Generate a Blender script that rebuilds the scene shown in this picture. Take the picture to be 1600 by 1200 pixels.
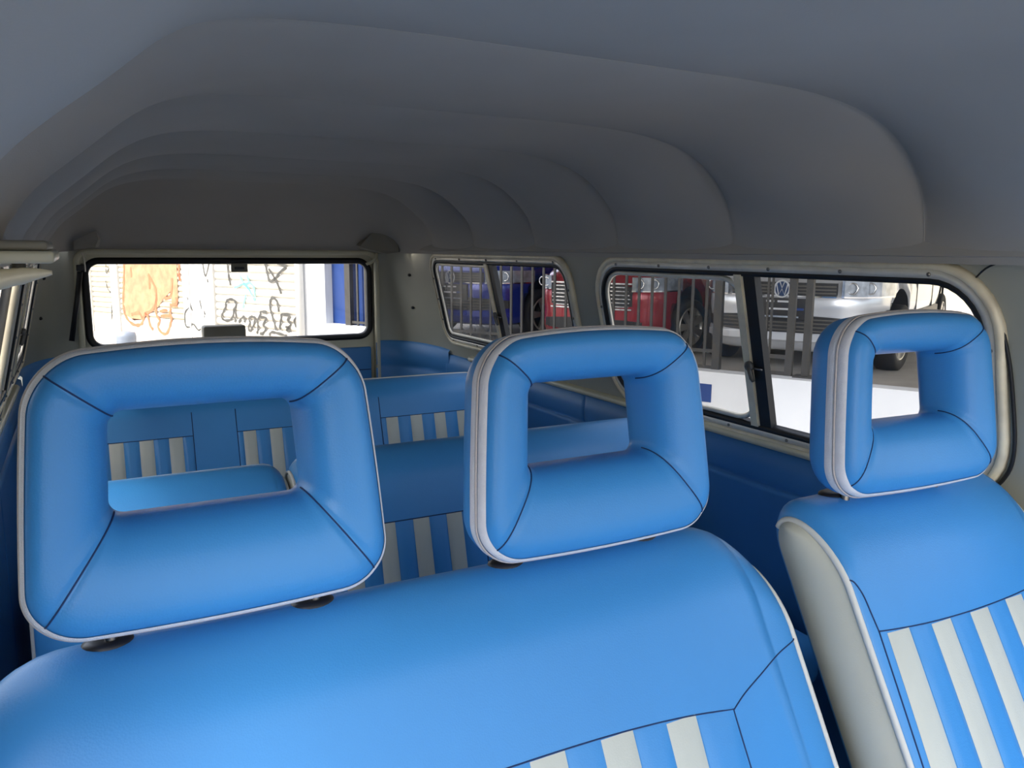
import bpy, bmesh, math, random
from mathutils import Vector, Matrix
R = math.radians
random.seed(4)
for o in list(bpy.data.objects): bpy.data.objects.remove(o)
sc = bpy.context.scene
C = sc.collection

# ------------------------------------------------------------------ camera, world, light
cam_d = bpy.data.cameras.new('camera'); cam = bpy.data.objects.new('camera', cam_d); C.objects.link(cam)
yaw, pit, rol = R(28.2), R(9.5), R(0.4)
Fw = Vector((math.sin(yaw)*math.cos(pit), math.cos(yaw)*math.cos(pit), -math.sin(pit)))
Rw = Vector((math.cos(yaw), -math.sin(yaw), 0)); Uw = Rw.cross(Fw)
Rr = Rw*math.cos(rol)+Uw*math.sin(rol); Ur = Uw*math.cos(rol)-Rw*math.sin(rol)
cam.matrix_world = Matrix(((Rr.x, Ur.x, -Fw.x, 0), (Rr.y, Ur.y, -Fw.y, 0), (Rr.z, Ur.z, -Fw.z, 0), (0, 0, 0, 1)))
cam_d.sensor_width = 36; cam_d.sensor_fit = 'HORIZONTAL'; cam_d.lens = 36*1250/1600
cam_d.clip_start = .02; cam_d.clip_end = 300
sc.camera = cam
world = bpy.data.worlds.new('sky'); sc.world = world; world.use_nodes = True
wn = world.node_tree.nodes; wl_ = world.node_tree.links
sky = wn.new('ShaderNodeTexSky'); sky.sky_type = 'NISHITA'; sky.sun_disc = False
sky.sun_elevation = R(50); sky.sun_rotation = R(250); sky.dust_density = 5.0; sky.air_density = 1.0; sky.ozone_density = 1.0
wn['Background'].inputs[1].default_value = 0.80
hs_ = wn.new('ShaderNodeHueSaturation'); hs_.inputs['Saturation'].default_value = .6      # hazy, paler sky
wl_.new(sky.outputs[0], hs_.inputs['Color']); wl_.new(hs_.outputs[0], wn['Background'].inputs[0])
TOSUN = Vector((-.6, -.1, .79)).normalized()
sd = bpy.data.lights.new('sun', 'SUN'); sd.energy = 2.3; sd.angle = R(.6); sd.color = (1, .93, .80)
sun = bpy.data.objects.new('sun', sd); C.objects.link(sun); sun.rotation_euler = TOSUN.to_track_quat('Z', 'Y').to_euler()
sun.location = (-20, -5, 30)
sc.view_settings.view_transform = 'Standard'; sc.view_settings.look = 'None'
sc.view_settings.gamma = 1; sc.view_settings.use_curve_mapping = False
sc.view_settings.exposure = 0.0

# ------------------------------------------------------------------ materials
def mat(name, col, rough=.5, metal=0, bump=0, scale=200, var=0, vscale=8, spec=.5, coat=0, detail=4, sheen=0):
    m = bpy.data.materials.new(name); m.use_nodes = True
    nt = m.node_tree; b = nt.nodes['Principled BSDF']
    b.inputs['Roughness'].default_value = rough; b.inputs['Metallic'].default_value = metal
    b.inputs['Specular IOR Level'].default_value = spec; b.inputs['Coat Weight'].default_value = coat
    b.inputs['Sheen Weight'].default_value = sheen
    tc = nt.nodes.new('ShaderNodeTexCoord')
    n1 = nt.nodes.new('ShaderNodeTexNoise'); n1.inputs['Scale'].default_value = vscale; n1.inputs['Detail'].default_value = detail
    nt.links.new(tc.outputs['Object'], n1.inputs['Vector'])
    rp = nt.nodes.new('ShaderNodeValToRGB')
    rp.color_ramp.elements[0].position = .3; rp.color_ramp.elements[1].position = .7
    rp.color_ramp.elements[0].color = tuple(c*(1-var) for c in col)+(1,)
    rp.color_ramp.elements[1].color = tuple(min(1, c*(1+var)) for c in col)+(1,)
    nt.links.new(n1.outputs['Fac'], rp.inputs['Fac']); nt.links.new(rp.outputs['Color'], b.inputs['Base Color'])
    if bump:
        n2 = nt.nodes.new('ShaderNodeTexVoronoi'); n2.inputs['Scale'].default_value = scale
        nt.links.new(tc.outputs['Object'], n2.inputs['Vector'])
        bp = nt.nodes.new('ShaderNodeBump'); bp.inputs['Strength'].default_value = bump; bp.inputs['Distance'].default_value = .001
        nt.links.new(n2.outputs['Distance'], bp.inputs['Height']); nt.links.new(bp.outputs['Normal'], b.inputs['Normal'])
    return m
M = {}
M['blue'] = mat('blue_leatherette', (.056, .295, .655), .38, bump=.12, scale=420, var=.035, vscale=5, spec=.5)
M['blue_panel'] = mat('blue_panel_vinyl', (.048, .22, .52), .46, bump=.12, scale=420, var=.05, vscale=4)
M['cream'] = mat('cream_leatherette', (.60, .61, .52), .45, bump=.1, scale=420, var=.04)
M['cream_side'] = mat('cream_side_vinyl', (.60, .58, .46), .42, bump=.1, scale=420, var=.04)
M['piping'] = mat('cream_piping', (.72, .70, .62), .5, var=.04)
M['thread'] = mat('dark_blue_thread', (.010, .035, .12), .7)
M['ziptape'] = mat('white_zip_tape', (.90, .86, .84), .7, bump=.5, scale=900, var=.04, vscale=60)
M['zipteeth'] = mat('beige_zip_teeth', (.62, .54, .48), .5, var=.06, vscale=200)
M['headliner'] = mat('grey_headliner', (.41, .38, .33), .75, bump=.1, scale=600, var=.05, vscale=3, spec=.3)
M['vanpaint'] = mat('grey_green_paint', (.40, .39, .31), .42, var=.08, vscale=3, spec=.4)
M['creampaint'] = mat('cream_paint', (.62, .58, .42), .35, var=.06, vscale=6)
M['alu'] = mat('aged_aluminium', (.84, .78, .66), .38, metal=.25, var=.12, vscale=14)
M['alub'] = mat('cream_alu_bar', (.90, .78, .56), .45, metal=.1, var=.14, vscale=18)  # cream bars, colour brightened to paint in the glint of sun
M['steel'] = mat('steel', (.30, .28, .25), .3, metal=1, var=.08)
M['rubber'] = mat('black_rubber', (.010, .010, .011), .5, var=.2)
M['plastic'] = mat('black_plastic', (.018, .018, .02), .4)
M['dkgrey'] = mat('dark_grey_trim', (.09, .085, .075), .45, var=.1)
M['taupe'] = mat('taupe_plastic', (.23, .21, .16), .5, var=.05)
M['carpet'] = mat('dark_carpet', (.05, .05, .055), .95, bump=.6, scale=300, var=.2, vscale=40)
def glass(name, tint, refl, dust_haze, dcol):
    m = bpy.data.materials.new(name); m.use_nodes = True; nt = m.node_tree
    nt.nodes.remove(nt.nodes['Principled BSDF']); out = nt.nodes['Material Output']
    t = nt.nodes.new('ShaderNodeBsdfTransparent'); t.inputs[0].default_value = tint+(1,)
    g = nt.nodes.new('ShaderNodeBsdfGlossy'); g.inputs['Roughness'].default_value = .03
    d = nt.nodes.new('ShaderNodeBsdfDiffuse'); d.inputs[0].default_value = dcol+(1,)  # grey diffuse veil for dust, also painting in reflection haze
    tc = nt.nodes.new('ShaderNodeTexCoord'); nz = nt.nodes.new('ShaderNodeTexNoise'); nz.inputs['Scale'].default_value = 7
    nt.links.new(tc.outputs['Object'], nz.inputs['Vector'])
    mr = nt.nodes.new('ShaderNodeMapRange'); mr.inputs[3].default_value = dust_haze*.6; mr.inputs[4].default_value = dust_haze*1.4
    nt.links.new(nz.outputs['Fac'], mr.inputs[0])
    a = nt.nodes.new('ShaderNodeMixShader'); a.inputs[0].default_value = refl
    nt.links.new(t.outputs[0], a.inputs[1]); nt.links.new(g.outputs[0], a.inputs[2])
    b = nt.nodes.new('ShaderNodeMixShader'); nt.links.new(mr.outputs[0], b.inputs[0])
    nt.links.new(a.outputs[0], b.inputs[1]); nt.links.new(d.outputs[0], b.inputs[2])
    nt.links.new(b.outputs[0], out.inputs['Surface']); return m
M['glass'] = glass('clear_glass', (.96, .97, .97), .03, .01, (.7, .7, .68))
M['glass_dust_haze'] = glass('dust_haze_glass', (.86, .85, .82), .05, .10, (.6, .57, .5))
M['glass_haze'] = glass('hazy_glass', (.80, .79, .77), .07, .30, (.6, .58, .54))

# ------------------------------------------------------------------ helpers
def mk(name, V, Fc, m, parent=None, smooth=True, loc=None):
    me = bpy.data.meshes.new(name); me.from_pydata([tuple(v) for v in V], [], Fc); me.update()
    bm = bmesh.new(); bm.from_mesh(me); bmesh.ops.recalc_face_normals(bm, faces=bm.faces[:]); bm.to_mesh(me); bm.free()
    for p in me.polygons: p.use_smooth = smooth
    if m: me.materials.append(m)
    return ob(name, me, parent, loc)
def ob(name, me, parent=None, loc=None):
    o = bpy.data.objects.new(name, me); C.objects.link(o)
    if parent: o.parent = parent
    if loc is not None: o.location = loc
    return o
def tag(o, label=None, cat=None, group=None, kind=None):
    if label: o['label'] = label
    if cat: o['category'] = cat
    if group: o['group'] = group
    if kind: o['kind'] = kind
    return o
def empty(name, loc, label, cat, group=None, rz=0):
    o = bpy.data.objects.new(name, None); C.objects.link(o); o.location = loc; o.rotation_euler[2] = rz
    o.empty_display_size = .1
    return tag(o, label, cat, group)
def box_geo(x0, x1, y0, y1, z0, z1, V=None, Fc=None, f=None):
    V = [] if V is None else V; Fc = [] if Fc is None else Fc; n = len(V)
    for p in ((x0,y0,z0),(x1,y0,z0),(x1,y1,z0),(x0,y1,z0),(x0,y0,z1),(x1,y0,z1),(x1,y1,z1),(x0,y1,z1)): V.append(f(*p) if f else p)
    for q in ((0,3,2,1),(4,5,6,7),(0,1,5,4),(1,2,6,5),(2,3,7,6),(3,0,4,7)): Fc.append(tuple(n+i for i in q))
    return V, Fc
def box(name, x0, x1, y0, y1, z0, z1, m, parent=None, bev=0, f=None):
    V, Fc = box_geo(x0, x1, y0, y1, z0, z1, f=f); o = mk(name, V, Fc, m, parent, False)
    if bev:
        bm = bmesh.new(); bm.from_mesh(o.data)
        bmesh.ops.bevel(bm, geom=bm.edges[:], offset=bev, segments=3, affect='EDGES', profile=.5); bm.to_mesh(o.data); bm.free()
        for p in o.data.polygons: p.use_smooth = True
    return o
def tube_geo(pts, r, n=8, closed=False, V=None, Fc=None, flat=1.0):
    V = [] if V is None else V; Fc = [] if Fc is None else Fc; b0 = len(V)
    P = [Vector(p) for p in pts]; k = len(P); up = None
    for i in range(k):
        a = P[i-1] if (i > 0 or closed) else P[i]; b = P[(i+1) % k] if (i < k-1 or closed) else P[i]
        t = (b-a); t = t.normalized() if t.length > 1e-9 else Vector((0, 0, 1))
        if up is None:
            up = t.orthogonal().normalized()
        up = (up-t*up.dot(t)); up = up.normalized() if up.length > 1e-6 else t.orthogonal().normalized()
        s = t.cross(up); rr_ = r[i] if isinstance(r, (list, tuple)) else r
        for j in range(n):
            an = 2*math.pi*j/n; V.append(P[i]+(up*math.cos(an)+s*math.sin(an)*flat)*rr_)
    for i in range(k if closed else k-1):
        for j in range(n):
            Fc.append((b0+i*n+j, b0+i*n+(j+1) % n, b0+((i+1) % k)*n+(j+1) % n, b0+((i+1) % k)*n+j))
    if not closed:
        Fc.append(tuple(b0+j for j in range(n))[::-1]); Fc.append(tuple(b0+(k-1)*n+j for j in range(n)))
    return V, Fc
def tube(name, pts, r, m, parent=None, n=8, closed=False, flat=1.0):
    V, Fc = tube_geo(pts, r, n, closed, flat=flat); return mk(name, V, Fc, m, parent)
def grid_faces(nu, nv, cu=False, cv=False, b=0):
    return [(b+i*nv+j, b+((i+1) % nu)*nv+j, b+((i+1) % nu)*nv+(j+1) % nv, b+i*nv+(j+1) % nv)
            for i in range(nu if cu else nu-1) for j in range(nv if cv else nv-1)]
def rr(a0, a1, b0, b1, r, n=8):
    P = []
    for cx, cy, s in ((a1-r, b1-r, 0), (a0+r, b1-r, 90), (a0+r, b0+r, 180), (a1-r, b0+r, 270)):
        for i in range(n+1): P.append((cx+r*math.cos(R(s+90*i/n)), cy+r*math.sin(R(s+90*i/n))))
    return P
def smooth_path(P, n=6):
    P = [Vector(p) for p in P]; out = []
    for i in range(len(P)-1):
        a = P[max(i-1, 0)]; b = P[i]; c = P[i+1]; d = P[min(i+2, len(P)-1)]
        for k in range(n):
            t = k/n; out.append(.5*((2*b)+(c-a)*t+(2*a-5*b+4*c-d)*t*t+(3*b-a-3*c+d)*t**3))
    out.append(P[-1]); return out
def fill_holes(name, outer, holes, f, m, parent=None, thick=0):
    bm = bmesh.new()
    for lp in [outer]+holes:
        vs = [bm.verts.new((p[0], p[1], 0)) for p in lp]
        for i in range(len(vs)): bm.edges.new((vs[i], vs[(i+1) % len(vs)]))
    bmesh.ops.triangle_fill(bm, use_beauty=True, use_dissolve=False, edges=bm.edges[:], normal=(0, 0, 1))
    for v in bm.verts: v.co = Vector(f(v.co.x, v.co.y))
    me = bpy.data.meshes.new(name); bm.to_mesh(me); bm.free(); me.materials.append(m)
    o = ob(name, me, parent)
    if thick:
        s = o.modifiers.new('thickness', 'SOLIDIFY'); s.thickness = abs(thick); s.offset = 1 if thick > 0 else -1
    return o

# ------------------------------------------------------------------ the van shell (camera eye at the origin, X right, Y to the rear)
XC = .60; ZB = -.457; SL = .23; FLOOR = -1.20; NF = math.sqrt(1+SL*SL)
def wallx(z, side, inn=0.0):
    h = .82-(SL*(z-ZB) if z > ZB else 0.0)
    return XC+side*(h-inn)
def wp(side):
    return lambda y, z, inn=0.0: (wallx(z, side, inn), y, z-inn*SL*.98 if z > ZB else z)
floor = box('floor', -.30, 1.50, -.45, 3.64, FLOOR-.04, FLOOR, M['carpet']); tag(floor, 'dark carpeted van floor under the blue seats', 'floor', kind='structure')

# ceiling -----------------------------------------------------------
BOWS = [.905, 1.37, 1.81, 2.27, 2.72, 3.12]
def cross_raw(a, h):
    pts = []
    for i in range(4001):
        x = -1+2*i/4000; pts.append((x*a, h*max(0, 1-abs(x)**5.2)**(1/2.4)))
    L = [0]
    for i in range(1, len(pts)): L.append(L[-1]+math.hypot(pts[i][0]-pts[i-1][0], pts[i][1]-pts[i-1][1]))
    return pts, L
def resample(pts, L, n):
    out = []; j = 0
    for i in range(n):
        t = L[-1]*i/(n-1)
        while j < len(L)-2 and L[j+1] < t: j += 1
        f = (t-L[j])/max(1e-9, L[j+1]-L[j]); out.append((pts[j][0]+(pts[j+1][0]-pts[j][0])*f, pts[j][1]+(pts[j+1][1]-pts[j][1])*f))
    return out
NC = 90
CR = resample(*cross_raw(1.0, 1.0), NC)   # unit cross-section
def ceil_pt(k, y):
    ux, uz = CR[k]; tau = k/(NC-1)
    a, h, z0 = .695, .262, -.018
    if y < BOWS[0]:
        sg = 1.2*(1-math.exp(-(BOWS[0]-y)/.10))
    elif y >= BOWS[-1]:
        t = (y-BOWS[-1])/(3.6-BOWS[-1]); sg = .25*math.sin(math.pi*min(1, t)); h *= max(0.0, 1-t**2.0)*.97+.03; a = .695-.06*t*t
    else:
        for i in range(len(BOWS)-1):
            if BOWS[i] <= y < BOWS[i+1]:
                t = (y-BOWS[i])/(BOWS[i+1]-BOWS[i]); sg = math.sin(math.pi*t)**.62
    A = .012+.056*(math.exp(-((tau-.20)/.11)**2)+math.exp(-((tau-.80)/.10)**2))
    A *= min(1, tau/.07, (1-tau)/.07)
    x, z = ux*a, uz*h
    d = Vector((-x, -(z+.12))); d.normalize()
    return (XC+x+d.x*A*sg, y, z0+z+d.y*A*sg)
ys = [-.30+.05*i for i in range(22)]; ys = [y for y in ys if y < .74]+[.76, .80, .83, .86, .88, .895]
for i in range(len(BOWS)-1):
    n = 14
    for k in range(n): ys.append(BOWS[i]+(BOWS[i+1]-BOWS[i])*(.5-.5*math.cos(math.pi*k/n)))
ys += [3.12, 3.15, 3.2, 3.25, 3.3, 3.35, 3.4, 3.45, 3.5, 3.55, 3.6]
V = [ceil_pt(k, y) for y in ys for k in range(NC)]
ceiling = mk('ceiling', V, grid_faces(len(ys), NC), M['headliner'])
tag(ceiling, 'grey padded vinyl headliner stretched over curved roof bows', 'ceiling', kind='structure')
for b in BOWS[:5]:
    tube('headliner_seam', [Vector(ceil_pt(k, b))+Vector((0, 0, .0004)) for k in range(1, NC-1)], .0011, M['headliner'], ceiling, n=6)

# side walls ----------------------------------------------------------
WIN1 = (.805, 1.945, -.420, -.040, .10)      # right large sliding window: y0 y1 z0 z1 r
WIN2 = (2.125, 3.195, -.376, -.040, .060)
DOORW = (-.05, .60, -.42, -.05, .06)
LWIN1 = (.90, 2.42, -.420, -.040, .085)
def make_wall(name, side, wins, label):
    f = wp(side)
    outer = [(-.45, ZB), (3.25, ZB), (3.25, -.010), (-.45, -.010)]
    o = fill_holes(name, outer, [rr(*w) for w in wins], lambda a, b: f(a, b), M['vanpaint'])
    tag(o, label, 'wall', kind='structure')
    return o
wall_right = make_wall('wall_right', 1, [WIN1, WIN2, DOORW], 'grey-green painted metal van side with two sliding windows')
wall_left = make_wall('wall_left', -1, [LWIN1, WIN2, DOORW], 'grey-green painted metal van side left of the rear hatch')
# filler strips from wall top up behind the headliner
for side, w in ((1, wall_right), (-1, wall_left)):
    V = []
    for y in (-.45, 3.25): V += [(wallx(-.012, side), y, -.012), (XC+side*.688, y, -.005), (XC+side*.70, y, .05)]
    mk('top_rail', V, grid_faces(2, 3), M['headliner'], w, False)
# curved rear quarter corners
def corner_pt(side, t, z):
    xh = .615; wx = .82-(SL*(z-ZB) if z > ZB else 0)
    return (XC+side*(xh+(wx-xh)*math.cos(t)**.8), 3.25+.35*math.sin(t), z)
for side, w in ((1, wall_right), (-1, wall_left)):
    zs = [ZB+.0+i*(.09-ZB)/10 for i in range(11)]; ts = [-.06]+[i*math.pi/2/14 for i in range(1, 15)]
    mk('rear_quarter', [corner_pt(side, t, z) for t in ts for z in zs], grid_faces(15, 11), M['vanpaint'], w)
    # two screw studs on the quarter
    for t, z in ((.62, -.115), (.70, -.265)):
        p = Vector(corner_pt(side, t, z)); tube('stud', [p+Vector((0, .01, 0)), p+Vector((-side*.003, -.006, 0))], [.008, .006], M['rubber'], w, n=8)
    # blue vinyl lining below the belt, its swage line and one vertical joint
    f = wp(side)
    def pan(y0, y1, nm):
        zz = [ZB+.003, ZB-.002, ZB-.05, -.535, -.543, -.548, -.551, -.556, -.564, -.62, -.75, -.95, FLOOR+.002]
        yy = [y0, y0+.004, y0+.008]+[y0+.02+(y1-y0-.04)*i/10 for i in range(11)]+[y1-.008, y1-.004, y1]
        V = []
        for y in yy:
            e = .006 if y in (y0, y1) else (.002 if abs(y-y0) < .005 or abs(y-y1) < .005 else 0)
            for z in zz:
                inn = .016-e
                if abs(z+.548) < .001: inn -= .006
                elif abs(z+.548) < .006: inn -= .002
                elif z < -.555: inn += .004
                if z > ZB: inn = -.002
                elif z > ZB-.01: inn -= .005
                V.append((wallx(z, side, inn), y, z))
        return mk(nm, V, grid_faces(len(yy), len(zz)), M['blue_panel'], w)
    pan(.80, 2.13, 'lining_panel'); pan(2.13, 3.25, 'lining_panel'); pan(-.45, .76, 'door_lining')
    zs = [ZB+.022, ZB+.012, ZB-.04, -.535, -.545, -.555, -.62, -.8, FLOOR+.002]
    V = []
    for t in [-.09]+[i*math.pi/2/12 for i in range(1, 13)]:
        for z in zs:
            x, y, _ = corner_pt(side, t, z)
            inn = 0 if z > ZB+.02 else .014-(.006 if abs(z+.545) < .003 else 0)+(.003 if z < -.55 else 0)
            V.append((x-side*inn, y-inn*.6, z+(.012*math.sin(t) if z > ZB else 0)))
    mk('quarter_lining', V, grid_faces(13, len(zs)), M['blue_panel'], w)
    # belt ledge
    ledge = [(-.001, -.437), (.012, -.440), (.020, -.447), (.020, -.4555), (.014, -.459)]
    V = [(wallx(z, side, i), y, z) for y in (.80, 3.0) for i, z in ledge]
    mk('belt_ledge', V, grid_faces(2, len(ledge)), M['creampaint'], w)

# B pillar seal and cover on the right
def wpath(side, pts, inn): return [Vector(wp(side)(y, z, inn)) for y, z in pts]
bp = smooth_path([(.90, -.018, 0), (.84, -.035, 0), (.795, -.085, 0), (.775, -.16, 0), (.768, -.24, 0), (.768, -.33, 0), (.785, -.385, 0), (.83, -.43, 0), (.90, -.446, 0)], 6)
for side, w in ((1, wall_right), (-1, wall_left)):
    tube('pillar_seal', wpath(side, [(p.x, p.y) for p in bp], .003), .0035, M['rubber'], w, n=8)
    up = smooth_path([(.83, -.045, 0), (.80, -.02, 0), (.74, -.005, 0), (.68, .0, 0)], 5)
    tube('pillar_seam', wpath(side, [(p.x, p.y) for p in up], .001), .0015, M['rubber'], w, n=6)

# framed windows ----------------------------------------------------------
def ring(name, f, w, prof, m, parent, n=8):
    y0, y1, z0, z1, r = w; V = []; k = len(prof)
    loops = [[f(p[0], p[1], b) for p in rr(y0-a, y1+a, z0-a, z1+a, max(.008, r+a), n)] for a, b in prof]
    L = len(loops[0])
    for i in range(L):
        for j in range(k): V.append(loops[j][i])
    return mk(name, V, grid_faces(L, k, cu=True, cv=True), m, parent)
def stud(f, y, z, inn, r, m, parent, name='screw'):
    a = Vector(f(y, z, inn)); b = Vector(f(y, z, inn+.0035)); return tube(name, [a, (a+b)/2, b], [r, r*.9, r*.4], m, parent, n=8)
def side_window(name, side, w, div, label, haze):
    f = wp(side); y0, y1, z0, z1, r = w
    root = bpy.data.objects.new(name, None); C.objects.link(root); root.location = (0, 0, 0); root.empty_display_size = .1
    tag(root, label, 'window', kind='structure')
    # moulded cream surround and flat screwed flange
    ring('surround', f, w, [(.030, .000), (.026, .010), (.016, .013), (.012, .006), (.012, .0)], M['alub'], root)
    ring('flange', f, w, [(.014, .002), (.012, .008), (-.002, .009), (-.004, .002)], M['alu'], root)
    ring('seal', f, w, [(-.003, .010), (-.013, .008), (-.016, -.012), (.004, -.02), (.004, .0)], M['rubber'], root)
    ny = int((y1-y0)/.19)
    for i in range(ny):
        y = y0+r+(y1-y0-2*r)*i/(ny-1); stud(f, y, z1+.005, .009, .0042, M['steel'], root); stud(f, y, z0-.005, .009, .0042, M['steel'], root)
    for z in (z0+r+.02, (z0+z1)/2, z1-r-.02):
        stud(f, y0-.005, z, .009, .0042, M['steel'], root); stud(f, y1+.005, z, .009, .0042, M['steel'], root)
    g = .014
    # sliding (rear) pane with its slim metal frame, fixed front pane
    rp = (div, y1-g, z0+g, z1-g, max(.02, r-.02))
    ring('pane_frame', lambda a, b, c: f(a, b, c), rp, [(0, -.002), (-.002, .004), (-.011, .004), (-.013, -.002)], M['alu'], root)
    def pane(nm, q, inn, m):
        fill_holes(nm, rr(*q), [], lambda a, b: f(a, b, inn), m, root)
    pane('sliding_pane', (rp[0]+.008, rp[1]-.008, rp[2]+.008, rp[3]-.008, rp[4]-.005), -.001, haze)
    pane('fixed_pane', (y0+g-.004, div+.01, z0+g-.004, z1-g+.004, max(.02, r-.02)), -.010, M['glass'])
    V, Fc = box_geo(div-.034, div+.001, z0+g-.004, z1-g+.006, -.012, .006); mk('channel_bar', [f(a, b, c) for a, b, c in V], Fc, M['rubber'], root, False)
    V, Fc = box_geo(div+.001, div+.029, z0+g-.006, z1-g+.008, -.004, .011); o = mk('divider_bar', [f(a, b, c) for a, b, c in V], Fc, M['alub'], root, False)
    bm = bmesh.new(); bm.from_mesh(o.data); bmesh.ops.bevel(bm, geom=bm.edges[:], offset=.003, segments=2, affect='EDGES'); bm.to_mesh(o.data); bm.free()
    zm = (z0+z1)/2-.03
    la = tube('latch', [f(div+.006, zm, .010), f(div+.006, zm, .018), f(div+.006, zm, .021)], [.012, .012, .007], M['dkgrey'], root, n=12)
    tube('latch_lever', [f(div+.004, zm, .017), f(div+.0, zm-.028, .016), f(div-.002, zm-.036, .014)], [.006, .006, .004], M['dkgrey'], la, n=8)
    tube('latch_pin', [f(div+.004, zm-.004, .012), f(div-.03, zm-.006, .010)], .0025, M['steel'], la, n=6)
    return root
side_window('window_1', 1, WIN1, 1.362, 'long sliding van window with cream frame behind the driver headrest', M['glass_dust_haze'])
side_window('window_2', 1, WIN2, 2.66, 'short sliding van window between the long window and rear hatch', M['glass_haze'])
side_window('window_3', -1, LWIN1, 1.55, 'sliding van window at the far left edge with pale frame', M['glass_dust_haze'])
side_window('window_4', -1, WIN2, 2.66, 'short rear side window on the left, behind the left headrest', M['glass_haze'])
for i, side in ((5, 1), (6, -1)):
    root = bpy.data.objects.new('window_%d' % i, None); C.objects.link(root)
    tag(root, 'front door window opening on the %s of the cab' % ('driver side' if side > 0 else 'passenger side'), 'window', kind='structure')
    ring('seal', wp(side), DOORW, [(.012, .0), (.008, .012), (-.008, .012), (-.012, .0)], M['rubber'], root)

# rear wall and hatch -------------------------------------------------------
def fy(y): return lambda a, b, c=0.0: (a, y-c, b)
YR = 3.60
HO = (XC-.613, XC+.613, -1.12, -.016, .045)
wall_rear = fill_holes('wall_rear', [(XC-.84, FLOOR-.03), (XC+.84, FLOOR-.03), (XC+.84, .12), (XC-.84, .12)], [rr(*HO)], lambda a, b: (a, YR, b), M['vanpaint'])
tag(wall_rear, 'grey-green rear end of the van around the hatch opening', 'wall', kind='structure')
door = bpy.data.objects.new('door_1', None); C.objects.link(door); door.location = (0, 0, 0)
tag(door, 'rear hatch with rounded rear window and cream edge flange', 'rear hatch', kind='structure')
RW = (XC-.586, XC+.586, -.405, -.052, .055)
fill_holes('hatch_skin', rr(HO[0]-.01, HO[1]+.01, HO[2]-.01, HO[3]+.01, .05), [rr(*RW)], lambda a, b: (a, YR+.028, b), M['creampaint'], door)
ring('opening_flange', fy(YR), HO, [(.010, .0), (.008, .012), (-.004, .014), (-.012, .004), (-.012, -.026), (.010, -.026)], M['creampaint'], door)
ring('window_seal', fy(YR+.028), RW, [(.012, .0), (.010, .010), (-.002, .014), (-.013, .010), (-.016, -.01), (.012, -.01)], M['rubber'], door)
fill_holes('rear_pane', rr(RW[0]-.006, RW[1]+.006, RW[2]-.006, RW[3]+.006, .05), [], lambda a, b: (a, YR+.026, b), M['glass'], door)
box('hatch_lining', HO[0]+.03, HO[1]-.03, YR+.006, YR+.026, -1.08, -.452, M['blue_panel'], door, .008)
box('lining_groove', HO[0]+.035, HO[1]-.035, YR+.004, YR+.01, -.56, -.556, M['thread'], door)
sp = [Vector((XC-.600, YR-.02, -.095)), Vector((XC-.617, YR-.03, -.20)), Vector((XC-.648, YR-.05, -.362))]
st = tube('hatch_strut', sp, .010, M['plastic'], None, n=10); tag(st, 'black gas strut beside the left edge of the rear window', 'gas strut')
tube('strut_rod', [sp[0]+Vector((0, 0, .005)), sp[0]+Vector((.010, .012, .03))], .006, M['steel'], st)
bk = box('strut_bracket', XC-.612, XC-.578, YR-.032, YR-.012, -.092, -.068, M['plastic'], st, .003)
bl = box('brake_light', XC-.030, XC+.038, YR+.004, YR+.018, -.101, -.066, M['taupe'], None, .003)
tag(bl, 'small dark rectangular high-level brake lamp at top of the rear window', 'brake lamp')
box('lens', XC-.017, XC+.023, YR+.0, YR+.006, -.09, -.079, M['plastic'], bl, .001)
mb = box('wiper_motor_cover', .435, .605, YR-.075, YR+.004, -.412, -.322, M['taupe'], None, .010)
tag(mb, 'taupe box cover standing at the lower middle of the rear window', 'wiper cover')
# corner covers above the hatch
V = [(1.105, 3.50, .012), (1.175, 3.47, .095), (1.255, 3.44, .082), (1.262, 3.43, -.012), (1.215, 3.46, -.02), (1.13, 3.49, .002),
     (1.11, 3.60, .02), (1.18, 3.60, .10), (1.30, 3.55, .09), (1.33, 3.50, 0), (1.22, 3.6, -.02), (1.13, 3.6, .0)]
Fc = [(0, 1, 2, 3, 4, 5)]+[(i, (i+1) % 6, 6+(i+1) % 6, 6+i) for i in range(6)]
hc = mk('hinge_cover', V, Fc, M['taupe'], None, False); tag(hc, 'angular beige cover over the hatch hinge at upper right corner', 'hinge cover')
mk('cover_flap', [(1.262, 3.43, .075), (1.275, 3.42, .078), (1.345, 3.36, .0), (1.33, 3.38, -.01), (1.265, 3.43, -.005)], [(0, 1, 2, 3, 4)], M['headliner'], hc, False)
fl = smooth_path([(1.205, YR-.03, -.012), (1.20, YR-.04, -.035), (1.18, YR-.045, -.055), (1.155, YR-.03, -.068)], 5)
tube('corner_strap', fl, .010, M['creampaint'], hc, n=8, flat=.4)
V = [(-.012, 3.52, .10), (.062, 3.50, .095), (.070, 3.50, .03), (.058, 3.50, .0), (-.015, 3.53, -.01), (-.012, 3.6, .10), (.085, 3.6, .095), (.09, 3.6, .03), (.075, 3.6, .0), (-.015, 3.6, -.01)]
Fc = [(0, 1, 2, 3, 4)]+[(i, (i+1) % 5, 5+(i+1) % 5, 5+i) for i in range(5)]
hl = mk('hinge_cover', V, Fc, M['headliner'], None, False); tag(hl, 'dark grey cover over the hatch hinge at upper left corner', 'hinge cover')
tube('strut_cord', smooth_path([(.012, YR-.03, -.02), (.018, YR-.035, -.05), (.018, YR-.03, -.095)], 5), .003, M['alu'], hl, n=6)

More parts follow.
